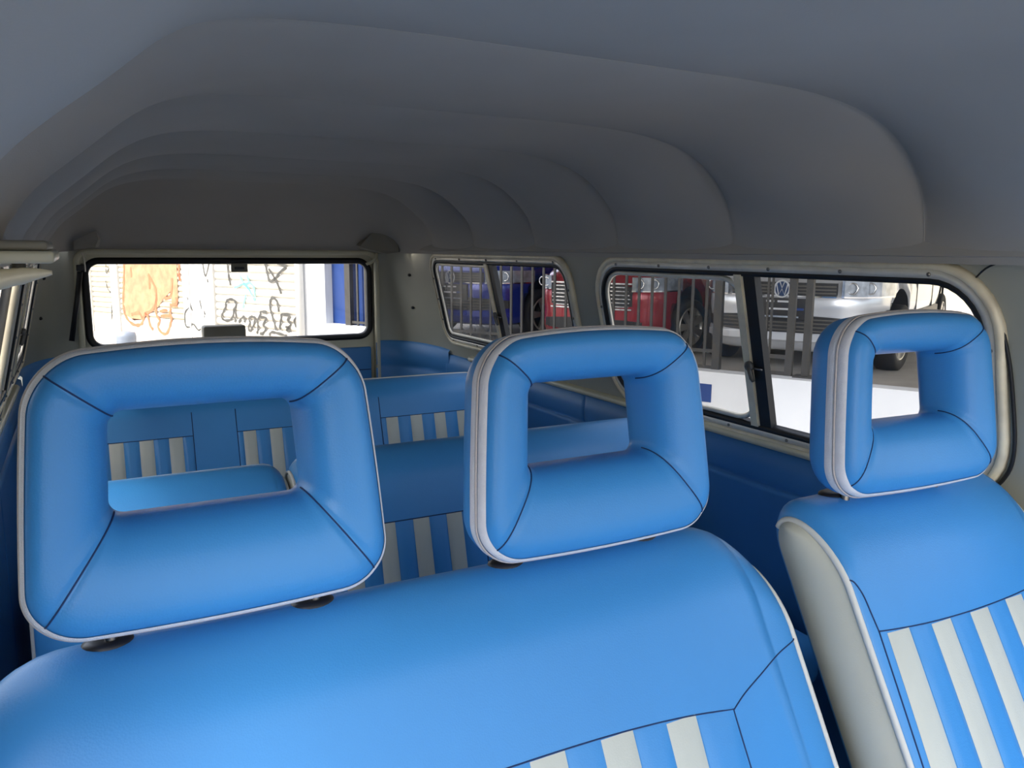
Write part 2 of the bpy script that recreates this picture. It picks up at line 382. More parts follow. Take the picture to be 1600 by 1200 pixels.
# left rail and grab handle
rl = box('door_rail_cover', -.150, -.024, 1.02, 1.30, -.018, -.0045, M['creampaint'], None, .004)
tag(rl, 'cream metal ledge sticking out from the left wall above the window', 'door rail')
box('rail_pad', -.150, -.030, 1.03, 1.29, -.0045, .007, M['taupe'], rl, .004)
gh = tube('grab_handle', smooth_path([(-.20, 1.10, -.046), (-.13, 1.07, -.044), (-.08, 1.06, -.036), (-.05, 1.06, -.031), (-.028, 1.06, -.029)], 6),
          [.010+.004*math.sin(min(1, i/14)*math.pi) if i < 16 else max(.0025, .010-(i-16)*.001) for i in range(25)], M['alub'], None, n=12)
tag(gh, 'pale padded grab handle tapering under the cream ledge at left', 'grab handle')
tube('handle_bracket', [(-.062, 1.06, -.034), (-.060, 1.065, -.017)], .007, M['dkgrey'], gh, n=8)
tube('handle_bracket', [(-.105, 1.065, -.04), (-.104, 1.07, -.017)], .006, M['alub'], gh, n=8)

# ------------------------------------------------------------------ seats
class Seat:
    def __init__(s, xc, W, zt, yt, T, H, rec, tap=.0, rc=.06, Rz=.075, bulge=.012, end=.018):
        s.xc, s.W, s.zt, s.yt, s.T, s.H, s.tan, s.tap, s.rc, s.Rz, s.bulge, s.end = xc, W, zt, yt, T, H, math.tan(rec), tap, rc, Rz, bulge, end
        s.zb = zt-H
    def ztop(s, u):
        a = abs(u)*s.W/2-(s.W/2-s.rc)
        a += s.rc*.25
        return s.zt-(s.rc*.62*(a/(s.rc*1.25))**2.6 if a > 0 else 0)
    def S(s, u, q, off=0.0):
        zt = s.ztop(u); e = s.end*(1-max(0, 1-abs(u)**14)**(1/3.5))
        if q <= 1: n = (-1, 0); y = -s.T/2; z = s.zb+(zt-s.Rz-s.zb)*q; bl = s.bulge*math.sin(math.pi*min(1, q*.9+.08))*(1-u**4)
        elif q <= 2:
            an = math.pi*(q-1); n = (-math.cos(an), math.sin(an)); y = -math.cos(an)*s.T/2; z = zt-s.Rz+s.Rz*math.sin(an)
            bl = s.bulge*math.sin(math.pi*.98)*(1-u**4)*(2-q)
        else: n = (1, 0); y = s.T/2; z = zt-s.Rz-(zt-s.Rz-s.zb)*(q-2); bl = 0
        o = off+bl-e
        x = s.xc+u*(s.W/2+s.tap*(s.zt-z))
        return Vector((x, s.yt+(z-s.zt)*s.tan+y+n[0]*o, z+n[1]*o))
    def SF(s, x, z, off=0.0):
        u = (x-s.xc)/(s.W/2+s.tap*(s.zt-z)); u = max(-1, min(1, u)); zt = s.ztop(u)
        q = (z-s.zb)/(zt-s.Rz-s.zb)
        if q > 1: q = 1+math.asin(min(1, (z-(zt-s.Rz))/s.Rz))/math.pi
        return s.S(u, q, off)
    QS = [i/22 for i in range(23)]+[1+i/20 for i in range(1, 21)]+[2+i/6 for i in range(1, 7)]
    def body(s, root, m, name='backrest'):
        us = sorted(set([-1+.01*i for i in range(10)]+[-.9+.036*i for i in range(51)]+[.9+.01*i for i in range(11)]))
        V = [s.S(u, q)-root.location for u in us for q in s.QS]
        return mk(name, V, grid_faces(len(us), len(s.QS)), m, root)
    def cap(s, root, side, m, bulge=.012, name='side_panel'):
        V = []; n = 6; k = len(s.QS); nq = 40
        qa = [1.5*i/nq for i in range(nq+1)]
        for q in qa:
            a = s.S(side, q); b = s.S(side, 3-q if q <= 1 else 3-q)
            for j in range(n+1):
                t = j/n; p = a.lerp(b, t); w = 1-(2*t-1)**2
                V.append(p+Vector((side*bulge*w*min(1, (a-b).length/.06), 0, 0))-root.location)
        return mk(name, V, grid_faces(nq+1, n+1), m, root)
    def pipe(s, root, side, m, r=.0045, q0=0, q1=3):
        qs = [q for q in s.QS if q0 <= q <= q1]
        return tube('piping', [s.S(side, q, .001)+Vector((side*.001, 0, 0))-root.location for q in qs], r, m, root, n=8)
    def seam(s, root, pts, r=.0011, off=.0002):
        P = smooth_path([(x, z, 0) for x, z in pts], 8)
        return tube('seam', [s.SF(p.x, p.y, off)-root.location for p in P], r, M['thread'], root, n=5)
    def stripe(s, root, x0, x1, z1, z0, m, h=.0035, dz=0.0):
        V = []; nx = 6; nz = 16
        for i in range(nx+1):
            t = i/nx; x = x0+(x1-x0)*t
            for j in range(nz+1):
                w = j/nz; z = z0+(z1+dz*t-z0)*w
                sx = s.xc+(x-s.xc)*(1+.0*(z1-z))
                ed = .0004+h*(1-(2*t-1)**6)*(1-max(0, (w-.96)/.04)**2)
                V.append(s.SF(sx, z, ed)-root.location)
        return mk('stripe', V, grid_faces(nx+1, nz+1), m, root)

def headrest(root, xc, y, z, sc_=1.0, tilt=8, rz=0):
    """z is the bottom edge; hollow padded frame with zip band, four mitre seams and two posts"""
    Hh = .268*sc_; NS = 4*28; MS = 36
    NA = 9; NL = NS//4-2*NA
    def loop(i, r, hw_b, hw_t, z0, z1, arch=0):
        k, j = divmod(i % NS, NS//4); hw = (hw_b+hw_t)/2; hh = (z1-z0)/2
        L = [hw, hh, hw, hh][k]                       # half length of this side, D = half distance across
        Dd = [hh, hw, hh, hw][k]
        if j < NA: an = R(45-45*j/NA); p = (-(L-r)-r*math.sin(an), (Dd-r)+r*math.cos(an))
        elif j > NS//4-NA: an = R(45*(j-(NS//4-NA))/NA); p = ((L-r)+r*math.sin(an), (Dd-r)+r*math.cos(an))
        else: t = (j-NA)/NL; p = (-(L-r)+2*(L-r)*t, Dd)
        x, z = [(p[0], p[1]), (p[1], -p[0]), (-p[0], -p[1]), (-p[1], p[0])][k]
        zz = (z+hh)/(2*hh); ux = x/hw
        x *= (hw_b+(hw_t-hw_b)*zz)/hw*(1+arch*1.2*(1-(z/hh)**2))
        return x*sc_, (z0+hh+z+arch*(1-ux*ux)*(1 if z > 0 else -.5))*sc_
    def pt(i, ph, off=0.0):
        ox, oz = loop(i, .052, .182, .161, -.005, .268, .012)
        ix, iz = loop(i, .016, .100, .094, .104, .212, 0)
        c = math.cos(ph); sn = math.sin(ph)
        cc = math.copysign(abs(c)**.72, c); ss = math.copysign(abs(sn)**.74, sn)
        t = (1-cc)/2
        d = .058 if sn > 0 else .046
        k = (i % (NS//4)); k = min(k, NS//4-k)
        crease = .004*math.exp(-(k/1.6)**2)*max(0, sn) if sn > 0 else 0
        yy = -(d-crease)*ss*sc_+.022*t*sc_
        x = ox+(ix-ox)*t; zz = oz+(iz-oz)*t
        if off:
            dx, dz = (ox-ix), (oz-iz); L = math.hypot(dx, dz) or 1
            x += dx/L*off*cc; zz += dz/L*off*cc; yy -= off*ss
        return Vector((x, yy, zz))
    phs = [2*math.pi*j/MS for j in range(MS)]
    V = [pt(i, p) for i in range(NS) for p in phs]
    hr = mk('headrest', V, grid_faces(NS, MS, True, True), M['blue'], root)
    hr.location = Vector((xc, y, z))-root.location; hr.rotation_euler = (R(-tilt), 0, R(rz))
    def band(nm, a, b, off, m, rib=0):
        n = 4; V = []
        for i in range(NS):
            for j in range(n+1):
                p = a+(b-a)*j/n; V.append(pt(i, p, off-(.0016 if j in (0, n) else 0)))
        return mk(nm, V, grid_faces(NS, n+1, True), m, hr)
    band('zip_tape', .0, .17, .0022, M['ziptape']); band('zip_tape', .235, .58, .0022, M['ziptape'])
    band('zip_teeth', .165, .24, .0034, M['zipteeth'])
    for k in range(4):
        i = k*NS//4
        tube('seam', [pt(i, .58+(math.pi*.96-.58)*j/24, .0006) for j in range(25)], .0009, M['thread'], hr, n=5)
    for dx in (-.107, .107):
        tube('post', [(dx*sc_, .032, -.060), (dx*sc_, .028, -.03), (dx*sc_, .016, .03)], .0065, M['steel'], hr, n=10)
    return hr
def escutcheon(root, seat, x, dz=0.0):
    u = (x-seat.xc)/(seat.W/2); p = seat.S(u, 1.52)-root.location
    V = []; n = 20
    for r, h in ((.019, -.008), (.0185, .001), (.013, .004), (.007, .0045), (.0, .0045)):
        for j in range(n): V.append((p.x+1.35*r*math.cos(2*math.pi*j/n), p.y+r*math.sin(2*math.pi*j/n), p.z+h))
    mk('post_collar', V, grid_faces(5, n, False, True), M['plastic'], root)
def cushion(root, seat, y0, y1, z0, z1, m, name='cushion', W=None):
    W = W or seat.W
    return box(name, seat.xc-W/2-root.location.x, seat.xc+W/2-root.location.x, y0-root.location.y, y1-root.location.y, z0-root.location.z, z1-root.location.z, m, root, .035)
def seat_base(root, seat, y0, y1, z1, W):
    for sx in (-1, 1):
        x = seat.xc+sx*W*.42-root.location.x
        box('base_rail', x-.02, x+.02, y0-root.location.y, y1-root.location.y, 0, z1-root.location.z+.01, M['dkgrey'], root, .004)

# front passenger bench
B = Seat(.362, .995, -.408, .885, .135, .60, R(26), tap=.07, rc=.085, Rz=.075, end=.010)
bench = empty('bench_seat', (.362, .70, FLOOR), 'blue two-place front bench with cream stripes and two hollow headrests', 'seat')
B.body(bench, M['blue'])
for sd_ in (-1, 1): B.cap(bench, sd_, M['cream']); B.pipe(bench, sd_, M['piping'])
zi = -.618
zins = lambda x: -.580-.018*(abs(x-.362)/.36)**3
for q in (1, -1):
    mx = lambda x: .362+q*(x-.362)
    B.seam(bench, [(mx(.872), -.548), (mx(.830), -.556), (mx(.785), -.572), (mx(.748), -.586), (mx(.722), -.599)])
    B.seam(bench, [(mx(.722), -.599), (mx(.726), -.68), (mx(.735), -.80), (mx(.745), -.98)])
B.seam(bench, [(.002+.72*i/12, zins(.002+.72*i/12)) for i in range(13)])
edges = [.722, .660]
while edges[-1] > .06: edges.append(edges[-1]-.0490)
edges.append(.002)
for i in range(len(edges)-1):
    x1, x0 = edges[i], edges[i+1]
    B.stripe(bench, x0+.0008, x1-.0008, zins((x0+x1)/2)-.001, -.985, M['cream'] if i % 2 == 1 else M['blue'], dz=0)
for x in (-.002, .213): escutcheon(bench, B, x)
for x in (.469, .690): escutcheon(bench, B, x)
headrest(bench, .108, .862, -.374, 1.0, 7, 0)
headrest(bench, .585, .858, -.380, 1.0, 7, 0)
cushion(bench, B, .18, .60, -.93, -.80, M['blue'], W=1.0); seat_base(bench, B, .2, .62, -.92, 1.0)

# driver seat
D = Seat(1.150, .460, -.372, .822, .140, .62, R(27), tap=-.05, rc=.028, Rz=.075, end=.010)
drv = empty('driver_seat', (1.150, .62, FLOOR), 'blue single driver seat with cream side panel and striped insert', 'seat')
D.body(drv, M['blue'])
for sd_ in (-1, 1): D.cap(drv, sd_, M['cream_side'], .020); D.pipe(drv, sd_, M['piping'], .005, 0, 1.75)
for q in (1, -1):
    mx = lambda x: 1.150+q*(x-1.150)
    D.seam(drv, [(mx(.922), -.455), (mx(.930), -.458), (mx(.938), -.475), (mx(.942), -.500), (mx(.945), -.520)])
    D.seam(drv, [(mx(.945), -.520), (mx(.948), -.7), (mx(.955), -.97)])
D.seam(drv, [(.945, -.520), (1.05, -.526), (1.15, -.528), (1.25, -.526), (1.355, -.520)])
xs = .957; w = .0447; i = 0
while xs+w < 1.36:
    D.stripe(drv, xs+.0008, xs+w-.0008, -.520-.008*(1-((xs+w/2-1.15)/.205)**2)-.0015, -.98, M['cream'] if i % 2 == 0 else M['blue']); xs += w; i += 1
headrest(drv, 1.114, .775, -.351, .94, 7, -3)
for x in (1.014, 1.214): escutcheon(drv, D, x)
cushion(drv, D, .10, .53, -.93, -.79, M['blue'], W=.44); seat_base(drv, D, .12, .54, -.92, .46)

# middle row: two seats with a gap
def rowseat(name, label, xc, W, zt, yt, panels, zst, pitch, groups, first=1, H=.62, topw=.0, endpipe=True):
    S_ = Seat(xc, W, zt, yt, .125, H, R(13), tap=.0, rc=.035, Rz=.06, bulge=.012, end=.014)
    root = empty(name, (xc, yt-.2, FLOOR), label, 'seat')
    S_.body(root, M['blue'])
    for sd_ in (-1, 1): S_.cap(root, sd_, M['cream'], .006); S_.pipe(root, sd_, M['piping'], .004)
    for x0, x1, a0, a1, n in panels:
        S_.seam(root, [(x0, zst), ((x0+x1)/2, zst), (x1, zst)], .0014)
        for x in (x0, x1): S_.seam(root, [(x, zt-.05), (x, zst), (x, zt-H+.02)], .0014)
        w = (a1-a0)/n; ed = [x0]+[a0+i*w for i in range(n+1)]+[x1]
        for i in range(len(ed)-1):
            if ed[i+1]-ed[i] > .008:
                S_.stripe(root, ed[i]+.001, ed[i+1]-.001, zst-.001, zt-H+.02, M['cream'] if i % 2 == 1 else M['blue'], h=.004)
    cushion(root, S_, yt-.60, yt-.17, zt-.47, zt-.36, M['blue'], W=W-.01)
    seat_base(root, S_, yt-.55, yt-.2, zt-.46, W)
    return root, S_
A_, SA = rowseat('middle_seat', 'blue striped middle-row seat behind the left headrest, left of the gap', .112, .460, -.440, 1.655, [(.0, .285, .04, .24, 5)], -.570, .081, None, first=1)
B_, SB = rowseat('middle_seat', 'wide blue striped middle-row seat running to the right wall', .835, .955, -.428, 1.650, [(.41, .757, .436, .707, 7), (.85, 1.20, .872, 1.178, 7)], -.570, .0775, None, first=0)
C_, SC = rowseat('rear_bench', 'blue rear bench with three striped panels below the rear hatch', .585, 1.43, -.452, 2.68, [(-.09, .272, -.045, .242, 7), (.402, .745, .419, .705, 7), (.875, 1.248, .893, 1.205, 7)], -.572, .0825, None, first=0)
tube('top_piping', [SC.S(-1+2*i/60, 1.62, .001)-C_.location for i in range(61)], .0045, M['piping'], C_, n=8)

# ------------------------------------------------------------------ outside: street frontage (s runs along it to the rear, d into the car lot)
O_ = Vector((4.908, 5.442, 0)); ES = Vector((-.45, .893, 0)).normalized(); ED = Vector((.893, .45, 0)).normalized()
def FR(s, d, z): p = O_+ES*s+ED*d; return (p.x, p.y, z)
LOT = -1.10; WALK = -1.38; STREET = -1.60
M['asphalt'] = mat('asphalt', (.20, .195, .185), .9, bump=.6, scale=60, var=.2, vscale=5)
M['concrete'] = mat('lot_concrete', (.36, .34, .31), .85, bump=.3, scale=40, var=.15, vscale=2)
M['walk'] = mat('pavement', (.50, .45, .38), .9, var=.12, vscale=2)
M['whitewall'] = mat('white_painted_wall', (.58, .60, .63), .8, var=.03, vscale=3)
M['bluewall'] = mat('blue_painted_wall', (.004, .034, .17), .5, var=.06, vscale=3)
M['shutter'] = mat('cream_shutter', (.45, .41, .32), .6, var=.06, vscale=4)
M['shutterb'] = mat('white_shutter', (.46, .44, .39), .6, var=.05, vscale=4)
M['pillar'] = mat('white_pillar', (.52, .51, .48), .8, var=.04)
M['fence'] = mat('dark_fence_steel', (.035, .033, .03), .5, metal=.0, var=.15, vscale=20)
M['orange'] = mat('orange_paint', (.60, .13, .06), .7, var=.15, vscale=9)
M['orangepale'] = mat('faded_orange_paint', (.42, .19, .10), .7, var=.25, vscale=8)
M['blackpaint'] = mat('black_spray_paint', (.06, .06, .055), .8, var=.3, vscale=12)
M['teal'] = mat('teal_spray_paint', (.15, .58, .52), .7, var=.2)
M['facade'] = mat('pale_cream_facade', (.74, .70, .62), .9, var=.08, vscale=.6)  # kept pale to bounce more light onto the left of the van
M['tyre'] = mat('tyre_rubber', (.014, .014, .015), .75, bump=.3, scale=60, var=.2)
M['rim'] = mat('alloy_rim', (.62, .60, .56), .3, metal=.8)
M['chrome'] = mat('chrome', (.75, .75, .76), .15, metal=1)
M['lens'] = mat('headlamp_lens', (.33, .38, .45), .12, metal=.3, coat=1, var=.35, vscale=14)
M['cglass'] = mat('car_glass', (.05, .06, .065), .08, coat=1)
M['arch'] = mat('wheel_arch_liner', (.012, .012, .012), .9)
street = box('ground_street', -60, 60, -60, 60, STREET-.05, STREET, M['asphalt']); tag(street, 'grey asphalt street around the van', 'street', kind='structure')
lot = box('ground_lot', -16, 12, .02, 40, LOT-.4, LOT, M['concrete'], f=FR); tag(lot, 'grey concrete floor of the raised car lot', 'pavement', kind='structure')
walk = box('pavement', 3.9, 30, -2.2, .01, STREET, WALK, M['walk'], f=FR); tag(walk, 'pale pavement in front of the graffiti shutters', 'pavement', kind='structure')
pl = box('plinth_wall', -4.0, 4.98, -.16, .02, STREET, -1.04, M['whitewall'], f=FR); tag(pl, 'low white painted plinth wall under the steel fence', 'wall', kind='structure')
sg = box('blue_sign', -.11, .0, -.166, -.158, -1.31, -1.15, M['bluewall'], pl, f=FR)
# steel fence: every bar, rail and post
fence = empty('steel_fence', FR(2.2, .03, -1.04), 'dark vertical-bar steel fence standing on the white plinth', 'fence')
fl_ = fence.location
def FRl(s, d, z): return Vector(FR(s, d, z))-fl_
V, Fc = box_geo(-.012, .012, -.008, .008, -1.04, .95, f=lambda s, d, z: Vector(FR(s, d, z))-Vector(FR(0, 0, 0)))
bar_me = bpy.data.meshes.new('bar'); bar_me.from_pydata([tuple(v) for v in V], [], Fc); bar_me.materials.append(M['fence'])
s_ = .045
while s_ < 4.55:
    o = ob('bar', bar_me, fence); o.location = Vector(FR(s_, .03, 0))-fl_; s_ += .1335
for z0, z1 in ((-.895, -.865), (.80, .83), (-1.04, -1.015)):
    box('rail', -.06, 4.62, .02, .045, z0, z1, M['fence'], fence, f=FRl)
for a, b in ((-.105, -.035), (4.55, 4.64)):
    box('post', a, b, .0, .06, -1.04, .98, M['fence'], fence, f=FRl)
gate = empty('gate_leaf', FR(-.6, .05, -1.04), 'dark narrow gate leaf with two thin bars before the silver car', 'gate')
gl = gate.location
def FRg(s, d, z): return Vector(FR(s, d, z))-gl
for a, b in ((-.505, -.488), (-.542, -.525)): box('bar', a, b, .03, .05, -1.04, .95, M['fence'], gate, f=FRg)
box('stile', -.735, -.675, .02, .06, -1.04, .98, M['fence'], gate, f=FRg)
for z0, z1 in ((-.90, -.865), (-1.04, -1.01), (.6, .64)): box('rail', -.70, -.49, .03, .05, z0, z1, M['fence'], gate, f=FRg)
gp = box('gate_post', -.875, -.82, .0, .06, -1.032, 1.2, M['fence'], None, f=FR); tag(gp, 'single dark steel post with base plate right of the gate', 'post')
box('base_plate', -.95, -.76, -.04, .10, -1.04, -1.025, M['fence'], gp, f=FR)
# blue wall, white wall, pipe
bw = box('blue_wall', 3.95, 4.965, .10, .20, -1.10, 2.6, M['bluewall'], None, f=FR); tag(bw, 'bright blue painted wall panel seen at right end of the rear window', 'wall', kind='structure')
for s0 in (4.30, 4.42, 4.50): box('panel_rib', s0, s0+.012, .09, .11, -1.05, 2.5, M['bluewall'], bw, f=FR)
ww = box('white_wall', 4.965, 5.52, -.02, .25, WALK-.1, 3.4, M['whitewall'], None, f=FR); tag(ww, 'blank white wall section between blue wall and shutters', 'wall', kind='structure')
box('wall_foot', 3.95, 4.97, -.17, .11, WALK-.1, -.92, M['whitewall'], ww, f=FR)
pp = tube('drain_pipe', [FR(5.36, -.075, WALK), FR(5.36, -.075, 0), FR(5.36, -.075, 3.2)], .045, mat('grey_pipe', (.52, .53, .53), .5), None, n=12); tag(pp, 'grey vertical drain pipe on the white wall', 'pipe')
# shutters with separate slats
def shutter(s0, s1, m, label, pitch):
    root = empty('roller_shutter', FR((s0+s1)/2, .05, WALK), label, 'shutter'); lo = root.location
    prof = [(0, 0), (-.004, .004), (-.022, pitch*.25), (-.026, pitch*.5), (-.020, pitch*.8), (-.002, pitch*.97)]
    V = [Vector(FR(s, .05+d, z))-Vector(FR(s0, 0, 0)) for s in (s0+.004, s1-.004) for d, z in prof]
    me = bpy.data.meshes.new('slat'); me.from_pydata([tuple(v) for v in V], [], grid_faces(2, len(prof))); me.materials.append(m)
    for p in me.polygons: p.use_smooth = True
    z = WALK
    while z < 2.03:
        o = ob('slat', me, root); o.location = Vector(FR(s0, 0, z))-lo; z += pitch
    return root
sh1 = shutter(5.52, 7.28, M['shutterb'], 'white roller shutter with black looping graffiti beside the white wall', .105)
sh2 = shutter(8.035, 9.78, M['shutter'], 'cream roller shutter with large orange graffiti letters', .082)
sh3 = shutter(9.98, 10.62, M['shutter'], 'narrow cream shutter at the left end of the rear window', .082)
for a, b, lab in ((7.28, 8.02, 'white pillar with black paint drips between the two graffiti shutters'), (9.78, 9.98, 'thin white pillar left of the orange graffiti shutter'), (10.62, 14.0, 'plain pale wall beyond the last shutter at far left')):
    p = box('pillar', a, b, .0, .30, WALK-.1, 3.4, M['pillar'], None, f=FR); tag(p, lab, 'pillar', kind='structure')
    if a == 7.28:
        box('pillar_edge', 7.52, 7.56, -.012, .01, WALK, 3.3, M['whitewall'], p, f=FR); box('pillar_edge', 7.84, 7.87, -.012, .01, WALK, 3.3, mat('grey_edge', (.45, .46, .47), .7), p, f=FR)
lint = box('lintel_wall', 4.95, 14.0, .0, .5, 2.15, 4.2, M['pillar'], None, f=FR); tag(lint, 'pale wall above the row of roller shutters', 'wall', kind='structure')
OF = [[[9.58,-0.23],[8.16,-0.21],[8.17,-0.45],[8.18,-0.73],[8.21,-0.87],[8.35,-0.88],[8.35,-0.63],[8.56,-0.76],[8.72,-0.89],[8.97,-0.96],[9.14,-1.1],[9.41,-1.13],[9.63,-1.05],[9.68,-0.82]]]
OL = [[[9.58,-0.0],[9.58,-0.23],[9.63,-0.56],[9.68,-0.82],[9.67,-1.02],[9.54,-1.15],[9.36,-1.2],[9.2,-1.17],[9.14,-1.1],[9.08,-1.01],[9.01,-1.05],[8.95,-1.19],[8.88,-1.24]],[[9.08,-1.01],[8.87,-0.93],[8.75,-0.78],[8.76,-0.6],[8.86,-0.47],[8.93,-0.4]],[[8.74,-0.7],[8.78,-0.98],[8.69,-1.09],[8.75,-1.19],[8.64,-1.28],[8.52,-1.27],[8.43,-1.16],[8.38,-1.04],[8.41,-0.96],[8.38,-0.88]],[[8.3,-0.44],[8.36,-0.7],[8.53,-0.75]],[[8.4,-0.84],[8.23,-0.82],[8.22,-0.72]],[[8.10,-0.22],[8.12,-0.37],[8.10,-0.47],[8.12,-0.38]],[[9.4,-0.3],[9.4,-0.46]],[[9.47,-1.04],[9.26,-1.0],[9.17,-1.08]],[[8.67,-0.95],[8.48,-0.92]],[[8.66,-1.02],[8.41,-1.0]],[[8.91,-0.44],[8.91,-0.62]]]
BL = [[[7.15,-0.97],[7.05,-1.0],[6.91,-0.96],[6.86,-0.84],[6.81,-0.78],[6.84,-0.71],[6.96,-0.7],[7.03,-0.75],[7.05,-0.82],[7.13,-0.91],[7.15,-0.97]],[[6.85,-0.84],[6.82,-0.91],[6.85,-1.01]],[[6.77,-1.01],[6.67,-0.93],[6.63,-0.94],[6.64,-1.0]],[[6.49,-0.91],[6.41,-0.93],[6.43,-1.0],[6.51,-1.11],[6.56,-1.08],[6.52,-1.0],[6.54,-0.95],[6.49,-0.91]],[[6.38,-1.14],[6.35,-1.06],[6.36,-0.97],[6.31,-0.9],[6.27,-0.84],[6.16,-0.84]],[[6.29,-0.91],[6.17,-0.92],[6.24,-1.01],[6.19,-1.06],[6.27,-1.14],[6.31,-1.12]],[[5.98,-1.07],[6.01,-0.97],[6.05,-0.87],[6.08,-0.78],[6.07,-0.68],[6.02,-0.64],[5.94,-0.68],[5.92,-0.76],[5.91,-0.82]],[[5.86,-0.85],[5.68,-0.85]],[[5.86,-0.85],[5.87,-0.92],[5.9,-1.02],[5.88,-1.05]],[[5.68,-0.87],[5.74,-0.92],[5.68,-0.97],[5.77,-1.06],[5.69,-1.04]],[[6.12,-1.15],[6.07,-1.1],[5.92,-1.11],[5.76,-1.13]],[[5.79,-1.01],[5.69,-1.02]],[[5.56,-0.87],[5.61,-0.93],[5.57,-1.0]],[[6.2,-0.05],[6.14,-0.21],[6.11,-0.33],[6.06,-0.43],[5.96,-0.39],[5.83,-0.29],[5.73,-0.23],[5.9,-0.19]],[[6.08,-0.26],[5.96,-0.39],[5.88,-0.51],[5.85,-0.58]],[[6.95,-0.1],[6.95,-0.22],[6.94,-0.38],[6.91,-0.5]]]
PL_ = [[[7.91,-0.71],[7.86,-0.83],[7.99,-0.94],[7.99,-1.12],[7.89,-1.14],[7.8,-1.09],[7.69,-1.17],[7.62,-1.15]],[[7.88,-0.75],[7.8,-0.9]],[[7.61,-0.74],[7.57,-0.87],[7.52,-0.98]],[[7.59,-0.81],[7.49,-0.94]],[[7.49,-0.21],[7.44,-0.39],[7.34,-0.21]],[[7.4,-0.43],[7.39,-0.48]]]
SL3 = [[[10.12,-0.27],[10.12,-0.41],[10.03,-0.32]],[[10.16,-0.53],[10.12,-0.65],[10.03,-0.72]],[[10.03,-0.9],[10.06,-1.16]]]
TL = [[[6.7,-0.35],[6.61,-0.47],[6.48,-0.46],[6.4,-0.53],[6.4,-0.69],[6.49,-0.57],[6.62,-0.48],[6.73,-0.51],[6.83,-0.54]],[[6.57,-0.49],[6.49,-0.56]],[[6.58,-0.63],[6.63,-0.72],[6.66,-0.81]],[[6.54,-0.35],[6.5,-0.45]]]
def strokes(name, lines, d, w, m, parent, jit=.006):
    lo = parent.location if parent.type == 'EMPTY' else Vector((0, 0, 0))
    for l in lines:
        P = smooth_path([(a, b, 0) for a, b in l], 5); V = []; n = len(P)
        for i, p in enumerate(P):
            t = P[min(i+1, n-1)]-P[max(i-1, 0)]; t.normalize(); nr = Vector((-t.y, t.x, 0))
            ww_ = w*(.7+.5*abs(math.sin(i*.7+n)))+random.uniform(-jit, jit)*.5
            for q in (-1, 1): V.append(Vector(FR(p.x+nr.x*ww_*q, d, p.y+nr.y*ww_*q))-lo)
        mk(name, V, grid_faces(n, 2), m, parent, False)
strokes('graffiti_stroke', BL, .018, .017, M['blackpaint'], sh1); strokes('graffiti_stroke', TL, .018, .013, M['teal'], sh1)
strokes('graffiti_stroke', OL, .016, .022, M['orange'], sh2); strokes('graffiti_stroke', SL3, .018, .010, M['blackpaint'], sh3)
for p in bpy.data.objects:
    if p.name == 'pillar': strokes('paint_drip', PL_, -.004, .013, M['blackpaint'], p)
fill_holes('graffiti_fill', [(a, b) for a, b in OF[0]]+[], [], lambda a, b: Vector(FR(a, .020, b))-sh2.location, M['orangepale'], sh2)
bo = tube('bollard', [(.50, 12.3, STREET), (.50, 12.3, -1.22), (.50, 12.3, -1.17), (.50, 12.3, -1.15)], [.13, .13, .12, .04], mat('bluish_grey_drum', (.16, .19, .24), .5), None, n=16); tag(bo, 'dark blue-grey drum standing on the street by the shutters', 'bollard')

# lot: unseen roof, overhang added to shade cars and plinth; rear wall
rf = box('lot_shade_roof', -9, 4.3, -2.6, 6.6, 1.25, 1.4, M['concrete'], None, f=FR); tag(rf, 'unseen flat concrete roof added to shade the parked cars and plinth', 'roof', kind='structure')
for s_, d_ in ((-8.8, .5), (4.1, .5), (-8.8, 6.4), (4.1, 6.4), (-2.4, 6.4)):
    box('roof_column', s_-.12, s_+.12, d_-.12, d_+.12, LOT, 1.26, M['whitewall'], rf, f=FR)
bwall = box('lot_back_wall', -14, 12, 11.5, 11.8, LOT-.1, 3.5, M['shutter'], None, f=FR); tag(bwall, 'sunlit cream wall at the back of the car lot', 'wall', kind='structure')
# tall building added to keep the van in shade and bounce sky light
bld = box('shade_building', -14, -6.0, -3.2, 6.0, STREET, 9.0, M['facade'], None); tag(bld, 'tall pale cream building added on the near side to shade the van', 'building', kind='structure')
for iy in range(4):
    for iz in range(3):
        y = -2.6+iy*2.1; z = -.3+iz*2.9
        w_ = box('facade_window', -6.02, -5.95, y, y+1.1, z, z+1.5, M['whitewall'], bld); box('pane', -5.96, -5.94, y+.08, y+1.02, z+.08, z+1.42, M['cglass'], w_)

